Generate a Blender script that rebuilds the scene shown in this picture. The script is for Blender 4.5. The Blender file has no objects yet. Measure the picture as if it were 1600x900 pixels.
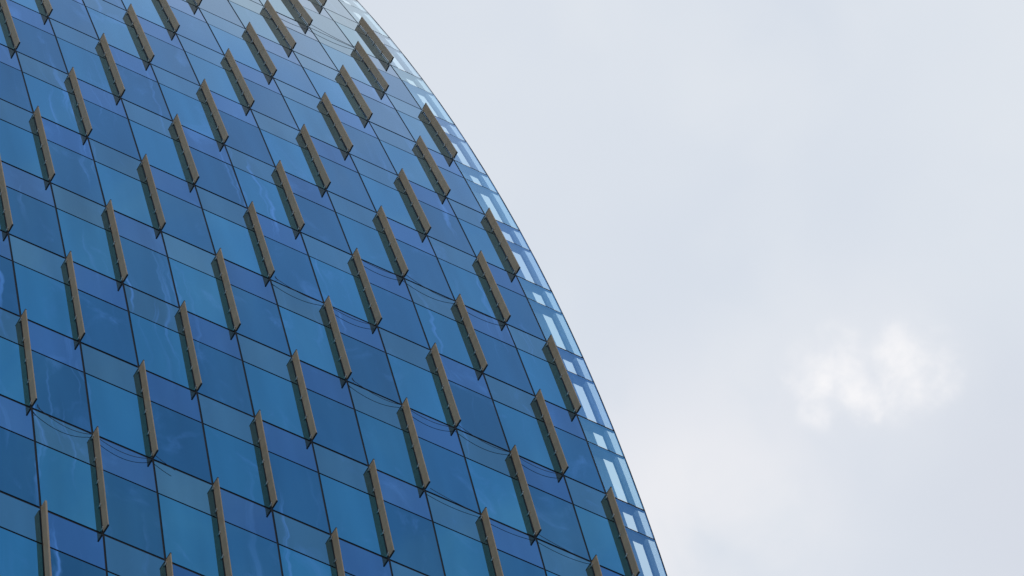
import bpy, math, random
from mathutils import Vector, Matrix
random.seed(7)
sc = bpy.context.scene
col = sc.collection

# ------------------------------------------------------------------ camera
CAM = Vector((0.0, 0.0, 1.6))
YAW, PITCH, FPX = 0.546052, 0.828723, 8531.15          # a long lens looking steeply up
cam = bpy.data.cameras.new('camera')
cam.sensor_fit = 'HORIZONTAL'; cam.sensor_width = 36.0
cam.lens = 36.0 * FPX / 1600.0
cam.clip_start = 0.5; cam.clip_end = 9000
cam_ob = bpy.data.objects.new('camera', cam); col.objects.link(cam_ob)
cam_ob.location = CAM
cam_ob.rotation_euler = (math.pi / 2 + PITCH, 0, -YAW)
sc.camera = cam_ob
FW = Vector((math.sin(YAW) * math.cos(PITCH), math.cos(YAW) * math.cos(PITCH), math.sin(PITCH)))
RT = Vector((math.cos(YAW), -math.sin(YAW), 0.0)); UP = RT.cross(FW)
def sky_dir(x, y): return (FW * FPX + RT * (x - 800) + UP * (450 - y)).normalized()

# ------------------------------------------------------------------ world: a bright overcast
SUN_EL, SUN_AZ = math.radians(47), math.radians(35)     # the veiled sun stands behind the tower, azimuth from +Y to +X
w = bpy.data.worlds.new('World'); sc.world = w; w.use_nodes = True
nt = w.node_tree; nt.nodes.clear()
def nn(t, **kw):
    n = nt.nodes.new(t)
    for k, v in kw.items(): setattr(n, k, v)
    return n
def L(a, b): nt.links.new(a, b)
def mth(op, a, b=None, clamp=False):
    n = nn('ShaderNodeMath', operation=op, use_clamp=clamp)
    for i, v in enumerate((a, b)):
        if v is None: continue
        if isinstance(v, (int, float)): n.inputs[i].default_value = v
        else: L(v, n.inputs[i])
    return n.outputs[0]
def mixc(f, a, b, mode='MIX'):
    n = nn('ShaderNodeMix', data_type='RGBA', blend_type=mode)
    for s, v in ((n.inputs[0], f), (n.inputs[6], a), (n.inputs[7], b)):
        if isinstance(v, (int, float)): s.default_value = v
        elif isinstance(v, tuple): s.default_value = (*v, 1)
        else: L(v, s)
    return n.outputs[2]
def ramp(v, a, b, lo=0.0, hi=1.0):
    n = nn('ShaderNodeMapRange', interpolation_type='SMOOTHSTEP')
    L(v, n.inputs[0]); n.inputs[1].default_value = a; n.inputs[2].default_value = b
    n.inputs[3].default_value = lo; n.inputs[4].default_value = hi
    return n.outputs[0]
def noise(vec, scale, detail=4, rough=.5, dist=0.0, off=(0, 0, 0)):
    mp = nn('ShaderNodeMapping'); L(vec, mp.inputs[0]); mp.inputs['Location'].default_value = off
    n = nn('ShaderNodeTexNoise'); L(mp.outputs[0], n.inputs['Vector'])
    n.inputs['Scale'].default_value = scale; n.inputs['Detail'].default_value = detail
    n.inputs['Roughness'].default_value = rough; n.inputs['Distortion'].default_value = dist
    return n.outputs[0]
tc = nn('ShaderNodeTexCoord'); D = tc.outputs['Generated']
def near(x, y, r0, r1):
    n = nn('ShaderNodeVectorMath', operation='DISTANCE'); L(D, n.inputs[0]); n.inputs[1].default_value = sky_dir(x, y)
    return ramp(n.outputs['Value'], r0, r1, 1.0, 0.0)
sky = nn('ShaderNodeTexSky', sky_type='NISHITA'); sky.sun_disc = False
sky.sun_elevation = SUN_EL; sky.sun_rotation = SUN_AZ
sky.air_density = 2.0; sky.dust_density = .5; sky.ozone_density = 8.0
# bright overcast all round, fraying out overhead into an open stretch of blue
big = noise(D, 9.0, 3, .5, .3, (1.3, .2, .7))
mid = noise(D, 26.0, 4, .5, .3, (.4, 2.1, 0))
cloud = mixc(ramp(big, .30, .70), (5.45, 5.93, 6.72), (6.02, 6.42, 7.0))
cloud = mixc(mth('MULTIPLY', ramp(mid, .40, .78), .6), cloud, (6.40, 6.72, 7.15))
glow = mth('MULTIPLY', mth('MULTIPLY', near(1090, 800, .0, .045), ramp(noise(D, 40.0, 4, .5, .3, (5, 0, 1)), .20, .62)), .8)
cloud = mixc(glow, cloud, (7.25, 7.22, 7.48))
rim = mth('MULTIPLY', near(1650, 800, .004, .050), .75)
cloud = mixc(rim, cloud, (5.5, 5.8, 6.5))
fine = noise(D, 95.0, 4, .52, .25, (0, .3, 1.1))
fine2 = noise(D, 240.0, 3, .5, .2, (3, .3, 1.1))
pf = mth('ADD', mth('MULTIPLY', fine, .75), mth('MULTIPLY', fine2, .25))
lump = mth('MAXIMUM', near(1305, 590, .0, .014), mth('MAXIMUM', near(1340, 612, .0, .010), near(1420, 580, .0, .014)))
puff = mth('MULTIPLY', ramp(mth('ADD', mth('MULTIPLY', lump, .52), mth('MULTIPLY', mth('SUBTRACT', pf, .5), 1.8)), .0, .80), ramp(lump, .0, .35))
cloud = mixc(puff, cloud, (7.75, 7.72, 7.90))
halo = mth('MULTIPLY', near(1345, 572, .0, .030), .50)
cloud = mixc(mth('MULTIPLY', halo, mth('SUBTRACT', 1.0, puff)), cloud, (6.85, 6.98, 7.36))
gap = nn('ShaderNodeVectorMath', operation='DISTANCE'); L(D, gap.inputs[0]); gap.inputs[1].default_value = Vector((.2, -.25, .95)).normalized()
fray = mth('MULTIPLY', mth('SUBTRACT', noise(D, 7.0, 5, .6, .4, (7, 1, 2)), .5), .22)
bank = ramp(mth('ADD', gap.outputs['Value'], fray), .415, .575)
wisp = ramp(noise(D, 16.0, 5, .6, 1.0, (2, 5, 3)), .42, .75, .14, .34)
cover = mth('MAXIMUM', bank, wisp)
veil = mixc(cover, sky.outputs[0], mixc(1.0, cloud, (.8, .8, .8), 'MULTIPLY'))
bg = nn('ShaderNodeBackground'); L(veil, bg.inputs[0]); bg.inputs[1].default_value = .15
out = nn('ShaderNodeOutputWorld'); L(bg.outputs[0], out.inputs[0])

sun = bpy.data.lights.new('sun', 'SUN'); sun.energy = .8; sun.angle = math.radians(14); sun.color = (1, .96, .9)
sun_ob = bpy.data.objects.new('sun', sun); col.objects.link(sun_ob)
sdir = Vector((math.sin(SUN_AZ) * math.cos(SUN_EL), math.cos(SUN_AZ) * math.cos(SUN_EL), math.sin(SUN_EL)))
sun_ob.rotation_euler = (-sdir).to_track_quat('-Z', 'Y').to_euler(); sun_ob.location = (0, 0, 200)
vs = sc.view_settings
vs.view_transform = 'Standard'; vs.look = 'None'; vs.exposure = 0; vs.gamma = 1; vs.use_curve_mapping = False
sc.cycles.transparent_max_bounces = 16

# ------------------------------------------------------------------ materials
def mat(name):
    global nt
    m = bpy.data.materials.new(name); m.use_nodes = True; nt = m.node_tree; nt.nodes.clear()
    o = nn('ShaderNodeOutputMaterial'); return m, o
def paint(name, c1, c2, rough, scale, metal=0.0, stretch=(1, 1, 1), spec=.4):
    m, o = mat(name)
    t = nn('ShaderNodeTexCoord'); mp = nn('ShaderNodeMapping'); L(t.outputs['Object'], mp.inputs[0])
    mp.inputs['Scale'].default_value = stretch
    oi = nn('ShaderNodeObjectInfo'); off = nn('ShaderNodeVectorMath', operation='SCALE')
    off.inputs[0].default_value = (31, 17, 23); L(oi.outputs['Random'], off.inputs[3]); L(off.outputs[0], mp.inputs['Location'])
    f = noise(mp.outputs[0], scale, 5, .6)
    c = mixc(ramp(f, .3, .7), c1, c2)
    v = mth('ADD', mth('MULTIPLY', oi.outputs['Random'], .16), .92)
    c = mixc(1.0, c, nn('ShaderNodeCombineColor').outputs[0], 'MULTIPLY') if False else c
    hs = nn('ShaderNodeHueSaturation'); L(c, hs.inputs['Color']); L(v, hs.inputs['Value'])
    b = nn('ShaderNodeBsdfPrincipled'); L(hs.outputs[0], b.inputs['Base Color'])
    b.inputs['Roughness'].default_value = rough; b.inputs['Metallic'].default_value = metal
    b.inputs['Specular IOR Level'].default_value = spec
    L(b.outputs[0], o.inputs[0]); return m

def coated_glass(name, tint, refl_tint=(.26, .52, .86), clear=None):
    """mirror-coated pane: a blue reflection that pales towards grazing angles, faint painted cloud reflections"""
    m, o = mat(name)
    t = nn('ShaderNodeTexCoord'); g = nn('ShaderNodeNewGeometry'); oi = nn('ShaderNodeObjectInfo')
    lw = nn('ShaderNodeLayerWeight'); lw.inputs[0].default_value = .5
    F = mth('MULTIPLY', mth('POWER', lw.outputs['Facing'], 8.3), 1.9, True)
    # reflected cloud wisps painted into the tint: thin wandering lines down the glass
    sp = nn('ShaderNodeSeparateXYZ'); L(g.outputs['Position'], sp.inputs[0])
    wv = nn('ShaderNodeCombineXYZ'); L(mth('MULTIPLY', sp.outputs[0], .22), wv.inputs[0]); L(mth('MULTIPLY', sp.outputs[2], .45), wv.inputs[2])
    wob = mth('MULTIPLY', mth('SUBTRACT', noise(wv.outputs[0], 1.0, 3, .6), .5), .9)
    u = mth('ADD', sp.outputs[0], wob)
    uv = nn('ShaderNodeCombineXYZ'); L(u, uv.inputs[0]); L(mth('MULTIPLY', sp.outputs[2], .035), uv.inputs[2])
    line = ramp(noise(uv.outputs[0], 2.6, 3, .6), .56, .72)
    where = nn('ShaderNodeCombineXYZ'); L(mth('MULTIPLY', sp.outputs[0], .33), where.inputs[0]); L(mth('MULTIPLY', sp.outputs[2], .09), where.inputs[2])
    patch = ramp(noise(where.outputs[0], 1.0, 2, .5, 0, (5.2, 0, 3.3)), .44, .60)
    refl_lines = mth('MULTIPLY', mth('MULTIPLY', line, patch), .70)
    # broader pale patches, painted as cloud reflections too
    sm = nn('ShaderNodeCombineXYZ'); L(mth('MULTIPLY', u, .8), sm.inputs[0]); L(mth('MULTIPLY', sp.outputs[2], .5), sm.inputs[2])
    refl_patches = mth('MULTIPLY', ramp(noise(sm.outputs[0], 1.0, 5, .65, .8, (2, 0, 9)), .55, .80), .32)
    # slow drift of the coating across the width of the pane
    dv = nn('ShaderNodeCombineXYZ'); L(mth('MULTIPLY', sp.outputs[0], 1.1), dv.inputs[0]); L(mth('MULTIPLY', sp.outputs[2], .12), dv.inputs[2])
    drift = noise(dv.outputs[0], 1.0, 2, .5)
    val = mth('ADD', mth('ADD', .65, mth('MULTIPLY', drift, .50)), mth('MULTIPLY', oi.outputs['Random'], .20))
    hs = nn('ShaderNodeHueSaturation'); hs.inputs['Color'].default_value = (*tint, 1); L(val, hs.inputs['Value'])
    c = mixc(mth('ADD', refl_lines, refl_patches, True), hs.outputs[0], refl_tint)
    c = mixc(F, c, (.93, .97, 1.0))
    gl = nn('ShaderNodeBsdfGlossy'); L(c, gl.inputs[0]); gl.inputs['Roughness'].default_value = .012
    if clear is None:
        df = nn('ShaderNodeBsdfDiffuse'); df.inputs[0].default_value = (.006, .010, .014, 1)
        ad = nn('ShaderNodeAddShader'); L(gl.outputs[0], ad.inputs[0]); L(df.outputs[0], ad.inputs[1])
    else:
        tr = nn('ShaderNodeBsdfTransparent'); tr.inputs[0].default_value = (*clear, 1)
        tb = nn('ShaderNodeBsdfTransparent'); tb.inputs[0].default_value = (*clear, 1)
        L(mixc(F, (*clear,), (.25, .25, .25)), tr.inputs[0])
        a2 = nn('ShaderNodeAddShader'); L(gl.outputs[0], a2.inputs[0]); L(tr.outputs[0], a2.inputs[1])
        ad = nn('ShaderNodeMixShader'); L(g.outputs['Backfacing'], ad.inputs[0]); L(a2.outputs[0], ad.inputs[1]); L(tb.outputs[0], ad.inputs[2])
    L(ad.outputs[0], o.inputs[0]); return m
M = {
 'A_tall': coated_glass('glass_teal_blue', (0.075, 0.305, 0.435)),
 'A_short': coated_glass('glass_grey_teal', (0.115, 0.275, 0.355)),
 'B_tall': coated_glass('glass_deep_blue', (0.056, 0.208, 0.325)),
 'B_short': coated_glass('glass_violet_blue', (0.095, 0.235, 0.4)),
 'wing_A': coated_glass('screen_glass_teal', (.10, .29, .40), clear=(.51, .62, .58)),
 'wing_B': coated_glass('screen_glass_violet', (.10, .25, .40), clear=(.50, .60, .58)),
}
def clear_glass(name, tint, refl=.06):
    m, o = mat(name)
    tr = nn('ShaderNodeBsdfTransparent'); tr.inputs[0].default_value = (*tint, 1)
    gl = nn('ShaderNodeBsdfGlossy'); gl.inputs[0].default_value = (refl, refl, refl, 1); gl.inputs['Roughness'].default_value = .02
    ad = nn('ShaderNodeAddShader'); L(tr.outputs[0], ad.inputs[0]); L(gl.outputs[0], ad.inputs[1])
    L(ad.outputs[0], o.inputs[0]); return m
M['return'] = clear_glass('return_glass', (.84, .88, .92), .0)
M['plain'] = clear_glass('pane_back', (.97, .98, .98), 0)
M['bronze'] = paint('bronze_fin', (.355, .260, .155), (.295, .216, .128), .45, 2.2, 0, (6, 6, .5))
M['cap'] = paint('shade_black', (.014, .013, .012), (.022, .020, .018), .6, 6)  # black colour stands in for the shade on the fin undersides
M['joint'] = paint('dark_joint', (.006, .006, .008), (.010, .010, .012), .6, 5, spec=.2)
M['mullion'] = paint('dark_bronze_mullion', (.008, .008, .009), (.014, .012, .011), .6, 3, spec=.2)
M['steel'] = paint('steel_bracket', (.55, .54, .52), (.45, .44, .42), .4, 8, .3)
M['frame'] = paint('grey_steel_frame', (.30, .31, .33), (.25, .26, .28), .5, 2)
M['body'] = paint('dark_interior', (.03, .03, .035), (.045, .045, .05), .8, .4)
M['cable'] = paint('black_cable', (.010, .010, .012), (.02, .02, .022), .6, 4)
M['ground'] = paint('paving', (.17, .165, .155), (.23, .22, .21), .85, .15)

# ------------------------------------------------------------------ facade geometry
S = 1.5                                       # one regular bay in metres
Z0, HF = 57.0636 * S + CAM.z, 2.594894 * S    # height of floor line 0, floor height
C0, C1, C2, C3 = 54.5896806, 6.16825365, 1.24206023, -.0433724606
X0 = 22.4549949 * S
RATIO = .3426                                 # the shallow pane under every floor line
K_LO, K_HI, I_LO = -22, 16, -9
def ypro(k):                                  # the section: upright below, leaning back further and further above
    k = max(k, -8.33); t = (k - 5) / 6
    return S * (C0 + C1 * t + C2 * t * t + C3 * t ** 3)
def xcol(i): return X0 + S * (i if i <= 10 else 10 + .7987 if i == 11 else 10 + .7987 + .7329)
def P(k): return Vector((0, ypro(k), Z0 + HF * k))
def frame(k):                                  # outward normal and upward tangent at floor k
    t = (P(k + .04) - P(k - .04)).normalized(); return Vector((0, -t.z, t.y)), t

def link(name, me, m, parent=None):
    o = bpy.data.objects.new(name, me); col.objects.link(o); o.parent = parent
    if m is not None and len(me.materials) == 0: me.materials.append(m)
    return o
BF = [(0, 3, 2, 1), (4, 5, 6, 7), (0, 1, 5, 4), (1, 2, 6, 5), (2, 3, 7, 6), (3, 0, 4, 7)]
def box_verts(x0, x1, y0, y1, z0, z1):
    return [(x0, y0, z0), (x1, y0, z0), (x1, y1, z0), (x0, y1, z0), (x0, y0, z1), (x1, y0, z1), (x1, y1, z1), (x0, y1, z1)]
def mesh(name, v, f, m):
    me = bpy.data.meshes.new(name); me.from_pydata([tuple(p) for p in v], [], f); me.update()
    me.materials.append(m); return me
class MB:
    def __init__(s): s.v = []; s.f = []
    def box(s, *a, mx=None):
        n = len(s.v); vs_ = [Vector(p) for p in box_verts(*a)]
        if mx: vs_ = [mx @ p for p in vs_]
        s.v += vs_; s.f += [tuple(n + i for i in q) for q in BF]
    def ring(s, secs, caps=True):             # sweep: list of equally long closed sections
        n = len(s.v); c = len(secs[0])
        for q in secs: s.v += [Vector(p) for p in q]
        for a in range(len(secs) - 1):
            for b in range(c):
                s.f.append((n + a * c + b, n + a * c + (b + 1) % c, n + (a + 1) * c + (b + 1) % c, n + (a + 1) * c + b))
        if caps:
            s.f.append(tuple(n + b for b in reversed(range(c)))); s.f.append(tuple(n + (len(secs) - 1) * c + b for b in range(c)))
    def build(s, name, m, parent=None): return link(name, mesh(name, s.v, s.f, m), None, parent)

def mx_at(o, x, v, n): return Matrix(((x.x, v.x, n.x, o.x), (x.y, v.y, n.y, o.y), (x.z, v.z, n.z, o.z), (0, 0, 0, 1)))
EX = Vector((1, 0, 0))
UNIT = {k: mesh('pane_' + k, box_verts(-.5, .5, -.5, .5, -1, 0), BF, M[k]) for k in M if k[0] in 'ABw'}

for k in UNIT:                                # the clear panes carry their coat on the outer face only
    if k[0] == 'w':
        UNIT[k].materials.append(M['plain']); [setattr(q, 'material_index', 0 if j == 1 else 1) for j, q in enumerate(UNIT[k].polygons)]

# ------------------------------------------------------------------ ground
g = MB(); g.v = [Vector(p) for p in ((-3000, -3000, 0), (3000, -3000, 0), (3000, 3000, 0), (-3000, 3000, 0))]; g.f = [(0, 1, 2, 3)]
go = g.build('ground', M['ground']); go['kind'] = 'structure'

# ------------------------------------------------------------------ the tower
tower = bpy.data.objects.new('glass_tower', None); col.objects.link(tower)
tower.location = (xcol(4), P(-22).y, 0)
tower['label'] = 'tall curved office tower clad in blue mirror glass with staggered bronze fins'
tower['category'] = 'building'
INV = Matrix.Translation(-tower.location)
def put(o, mxw): o.matrix_local = INV @ mxw      # world placement for a child of the tower
def part(b, name, m):                             # world-space geometry as a child of the tower
    b.v = [p - tower.location for p in b.v]; return b.build(name, m, tower)

# dark core behind the glass
b = MB(); sec = []
pts = [P(k) for k in range(-8, K_HI + 1)]; prof = []
n0 = .16
prof.append(Vector((0, P(-22).y + n0, 0)))
for k in range(-8, K_HI + 1):
    n, t = frame(k); prof.append(P(k) - n * n0)
back = P(K_HI).y + 9
prof += [Vector((0, back, prof[-1].z)), Vector((0, back, 0))]
b.ring([[p + EX * xcol(I_LO) for p in prof], [p + EX * xcol(11) for p in prof]])
part(b, 'building_core', M['body'])

# panes
first_seen = {-2: 1, -1: -1, 0: -1, 1: -1, 2: -1, 3: -1, 4: 0, 5: 0, 6: 1, 7: 2, 8: 4, 9: 6, 10: 8, 11: 9}
GAP_V, GAP_F, GAP_I = .055, .088, .058
rest = {}
n_pane = 0
def pane(i, k, za, zb, ga, gb, key):
    """one pane in bay i from profile parameter za to zb"""
    global n_pane
    a, c = P(za), P(zb); t = (c - a).normalized(); n = Vector((0, -t.z, t.y))
    a = a + t * ga; c = c - t * gb
    xa, xb = xcol(i) + GAP_V / 2, xcol(i + 1) - (GAP_V / 2 if i + 1 < 12 else .012)
    cen = (a + c) / 2; cen.x = (xa + xb) / 2
    rx, ry = random.gauss(0, .0011), random.gauss(0, .0011)
    x2 = (EX + n * ry).normalized(); v2 = (t + n * rx); v2 = (v2 - x2 * v2.dot(x2)).normalized(); n2 = x2.cross(v2)
    mx = mx_at(cen, x2 * (xb - xa), v2 * (c - a).length, n2 * .028)
    if k in first_seen and i >= first_seen[k]:
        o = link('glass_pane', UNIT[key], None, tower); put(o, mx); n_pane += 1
    else:
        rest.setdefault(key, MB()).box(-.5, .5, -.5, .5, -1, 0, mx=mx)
for k in range(K_LO, K_HI):
    for i in range(I_LO, 12):
        ty = 'B' if (i + k) % 2 == 0 else 'A'
        ks, kt = ('wing_' + ty,) * 2 if i == 11 else (ty + '_short', ty + '_tall')
        pane(i, k, k, k + 1 - RATIO, GAP_F / 2, GAP_I / 2, kt)
        pane(i, k, k + 1 - RATIO, k + 1, GAP_I / 2, GAP_F / 2, ks)
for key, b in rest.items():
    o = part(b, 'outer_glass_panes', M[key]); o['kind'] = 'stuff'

# mullions: one rib per grid line, its face set back in the joint
ks = [-22, -8] + [x / 2 for x in range(-15, 2 * K_HI + 1)]
for i in range(I_LO, 12):
    b = MB(); secs = []
    for k in ks:
        n, t = frame(k); p = P(k); x = xcol(i)
        dpt = .15 if i < 11 else .21
        secs.append([p + EX * (x - .045) - n * .012, p + EX * (x + .045) - n * .012, p + EX * (x + .045) - n * dpt, p + EX * (x - .045) - n * dpt])
    b.ring([list(reversed(q)) for q in secs]); part(b, 'mullion', M['mullion'])
# transoms: floor line and the lighter line under it
for k in range(K_LO, K_HI + 1):
    for kk, hw in ((k, .055), (k - RATIO, .04)):
        if kk < K_LO: continue
        n, t = frame(kk); p = P(kk); b = MB()
        b.box(xcol(I_LO), xcol(11) - .05, -hw, hw, -.13, -.016, mx=mx_at(Vector((0, p.y, p.z)), EX, t, n))
        # over the end screen the rail is slim and carries a shallow shelf
        b.box(xcol(11) + .05, xcol(12) - .012, -hw * .95, hw * .95, -.05, -.008, mx=mx_at(Vector((0, p.y, p.z)), EX, t, n))
        part(b, 'transom', M['joint'])
# end screen: shelves, inner wall strip, column, return glass, edge trim
def rd(k): return .22 * min(1.0, max(.5, 1 - .06 * (k - 3)))     # the screen's framing gets shallower towards the top
for k in range(-6, K_HI + 1):
    for kk in (k, k - RATIO):
        n, t = frame(kk); p = P(kk); b = MB()
        b.box(xcol(11) + .05, xcol(12) - .22, -.02, .02, -rd(kk) - .03, -.052, mx=mx_at(Vector((0, p.y, p.z)), EX, t, n))
        part(b, 'shelf', M['frame'])
def rib(x0, x1, d0, d1, name, m, deep=True):
    b = MB(); secs = []
    for k in ks:
        n, t = frame(k); p = P(k)
        r = rd(k) if deep else 0.0
        secs.append([p + EX * x0 - n * (r + d1), p + EX * x1 - n * (r + d1), p + EX * x1 - n * (r + d0), p + EX * x0 - n * (r + d0)])
    b.ring(secs); return part(b, name, m)
rib(xcol(11) - .05, xcol(11) + .62, .032, .10, 'inner_wall_strip', M['frame'])
rib(xcol(12) - .16, xcol(12) + .012, .004, .07, 'screen_column', M['frame'])
rib(xcol(12) - .010, xcol(12) + .012, -.004, .03, 'edge_trim', M['mullion'], False)
rg = mesh('return_pane', box_verts(-.5, .5, -.5, .5, -1, 0), BF, M['return'])
for k in range(-4, 13):
    a, c = P(k), P(k + 1); t = (c - a).normalized(); n = Vector((0, -t.z, t.y)); RD = rd(k + 1); cen = (a + c) / 2 - n * (RD / 2 + .015); cen.x = xcol(12) + .006
    o = link('return_glass', rg, None, tower)
    put(o, mx_at(cen, n * (RD - .035), t * ((c - a).length - .03), n.cross(t) * .012))

# fins, staggered floor by floor, each held off the glass by five brackets
FIN_LEN0 = 4.0
fin_me = None
def bevel_section(w0, w1, h, r):              # flat bar, outer edge slightly rounded
    return [(-h, w0), (h, w0), (h, w1 - r), (h - r, w1), (-h + r, w1), (-h, w1 - r)]
def make_fin_mesh():
    b = MB(); secs = []
    for v in (-.5, .5): secs.append([(x, v, y) for x, y in bevel_section(.032, .236, .014, .005)])
    b.ring([list(reversed(s)) for s in secs]); return mesh('fin', b.v, b.f, M['bronze'])
def make_shade_cap_mesh():  # added dark end pieces, imitating the shade under the fins
    b = MB(); b.box(-.016, .016, -.5, .5, .030, .239); return mesh('shade_cap', b.v, b.f, M['cap'])
def make_bracket_mesh():
    b = MB(); b.box(-.026, -.0145, -.026, .026, -.01, .072)     # angle plate on the near side
    b.box(-.0145, .0145, -.014, .014, -.012, .05)                 # stub through the joint
    c = [(math.cos(a) * .017, math.sin(a) * .017) for a in [i * math.pi / 3 for i in range(6)]]
    b.ring([[(-.026, y, .062 + z) for y, z in c], [(-.042, y, .062 + z) for y, z in c]])
    return mesh('bracket', b.v, b.f, M['steel'])
fin_me, shade_cap_me, br_me = make_fin_mesh(), make_shade_cap_mesh(), make_bracket_mesh()
far = MB(); n_fin = 0
for k in range(K_LO, K_HI):
    for i in range(I_LO, 12):
        if (i + k) % 2: continue
        a, c = P(k), P(k + 1); t = (c - a).normalized(); n = Vector((0, -t.z, t.y)); ln = (c - a).length - .05
        cen = (a + c) / 2; cen.x = xcol(i)
        n2 = n; x2 = (EX + n * random.gauss(0, .006)).normalized(); n2 = (n - x2 * n.dot(x2)).normalized()
        mx = mx_at(cen, x2, t, n2)
        if k in first_seen and i >= first_seen[k]:
            o = link('fin', fin_me, None, tower); n_fin += 1
            put(o, mx @ Matrix.Diagonal((1, ln - .06, 1, 1)))
            inv = Matrix.Diagonal((1, 1 / (ln - .06), 1, 1))
            for s in (-1, 1):
                q = link('shade_cap', shade_cap_me, None, o); q.matrix_local = inv @ Matrix.Translation((0, s * (ln / 2 - .015), 0)) @ Matrix.Diagonal((1, .034 if s < 0 else .03, 1, 1))
            for j in range(5):
                q = link('bracket', br_me, None, o); q.matrix_local = inv @ Matrix.Translation((0, (j / 4 - .5) * (ln - .30), 0))
        else:
            far.box(-.024, .024, -ln / 2, ln / 2, .045, .238, mx=mx)
o = part(far, 'outer_fins', M['bronze']); o['kind'] = 'stuff'
# parapet
n, t = frame(K_HI); p = P(K_HI); b = MB()
b.box(xcol(I_LO), xcol(12), .06, .35, -.35, .02, mx=mx_at(Vector((0, p.y, p.z)), EX, t, n)); part(b, 'parapet', M['mullion'])

# ------------------------------------------------------------------ loose cables strung along the floor lines
def tube(pts, r, name):
    b = MB(); secs = []
    for a, p in enumerate(pts):
        d = (pts[min(a + 1, len(pts) - 1)] - pts[max(a - 1, 0)]).normalized()
        e1 = d.cross(Vector((0, 0, 1)) if abs(d.z) < .9 else EX).normalized(); e2 = d.cross(e1)
        secs.append([p + e1 * math.cos(q) * r + e2 * math.sin(q) * r for q in (0, 1.0472, 2.0944, 3.1416, 4.1888, 5.236)])
    b.ring(secs); return b
def on(k, x, v, out):
    n, t = frame(k); p = P(k); return Vector((x, p.y, p.z)) + t * v + n * out
def cable(k, i0, i1, sag, label, part_end=1.0, tail=True):
    rnd = random.Random(k * 31 + i0); pts = []
    if tail:
        x = xcol(i0) + .10
        pts += [on(k, x - .02, -.16, .07), on(k, x + .05, -.06, .09), on(k, x - .01, .07, .10)]
    for i in range(i0, i1):
        xa, xb = xcol(i), xcol(i + 1)
        hung = (i + k) % 2 == 0                 # a fin ends above this node: the cable hangs clear of the glass
        va, oa = (.06, .09) if hung else (-.10, .045)
        vb, ob = (-.07, .035) if hung else (-.03, .06)
        sg = sag * rnd.uniform(.75, 1.2); st = 14
        e = part_end if i == i1 - 1 else 1.0
        for s in range(st):
            q = s / st * e
            if i == i0 and s == 0: q = .06
            shape = 4 * q * (1 - q)
            pts.append(on(k, xa + (xb - xa) * q, va + (vb - va) * q - sg * shape, oa + (ob - oa) * q + .015 * shape))
    if part_end == 1.0: pts.append(on(k, xcol(i1), .0, .06))
    o0 = pts[0]
    b = tube([p - o0 for p in pts], .0065, 'cable')
    o = b.build('cable', M['cable']); o.location = o0
    o['label'] = label; o['category'] = 'cable'; o['group'] = 'loose cables hung along the glass front'
    return o
cable(0, 0, 3, .30, 'thin black cable sagging along the glass at the lower left corner', .35)
cable(1, 7, 10, .10, 'slack black cable lowest of all on the right half of the glass front', 1.0, False)
cable(2, 6, 10, .26, 'longest black cable, sagging over four bays beside the screen edge, second lowest right')
cable(3, 5, 7, .27, 'short black cable over two bays near the middle of the glass front')
cable(4, 7, 10, .27, 'black cable over three bays one floor above the short middle cable')
cable(9, 8, 10, .26, 'topmost black cable high up near the pale top of the glass')
print('panes', n_pane, 'fins', n_fin)
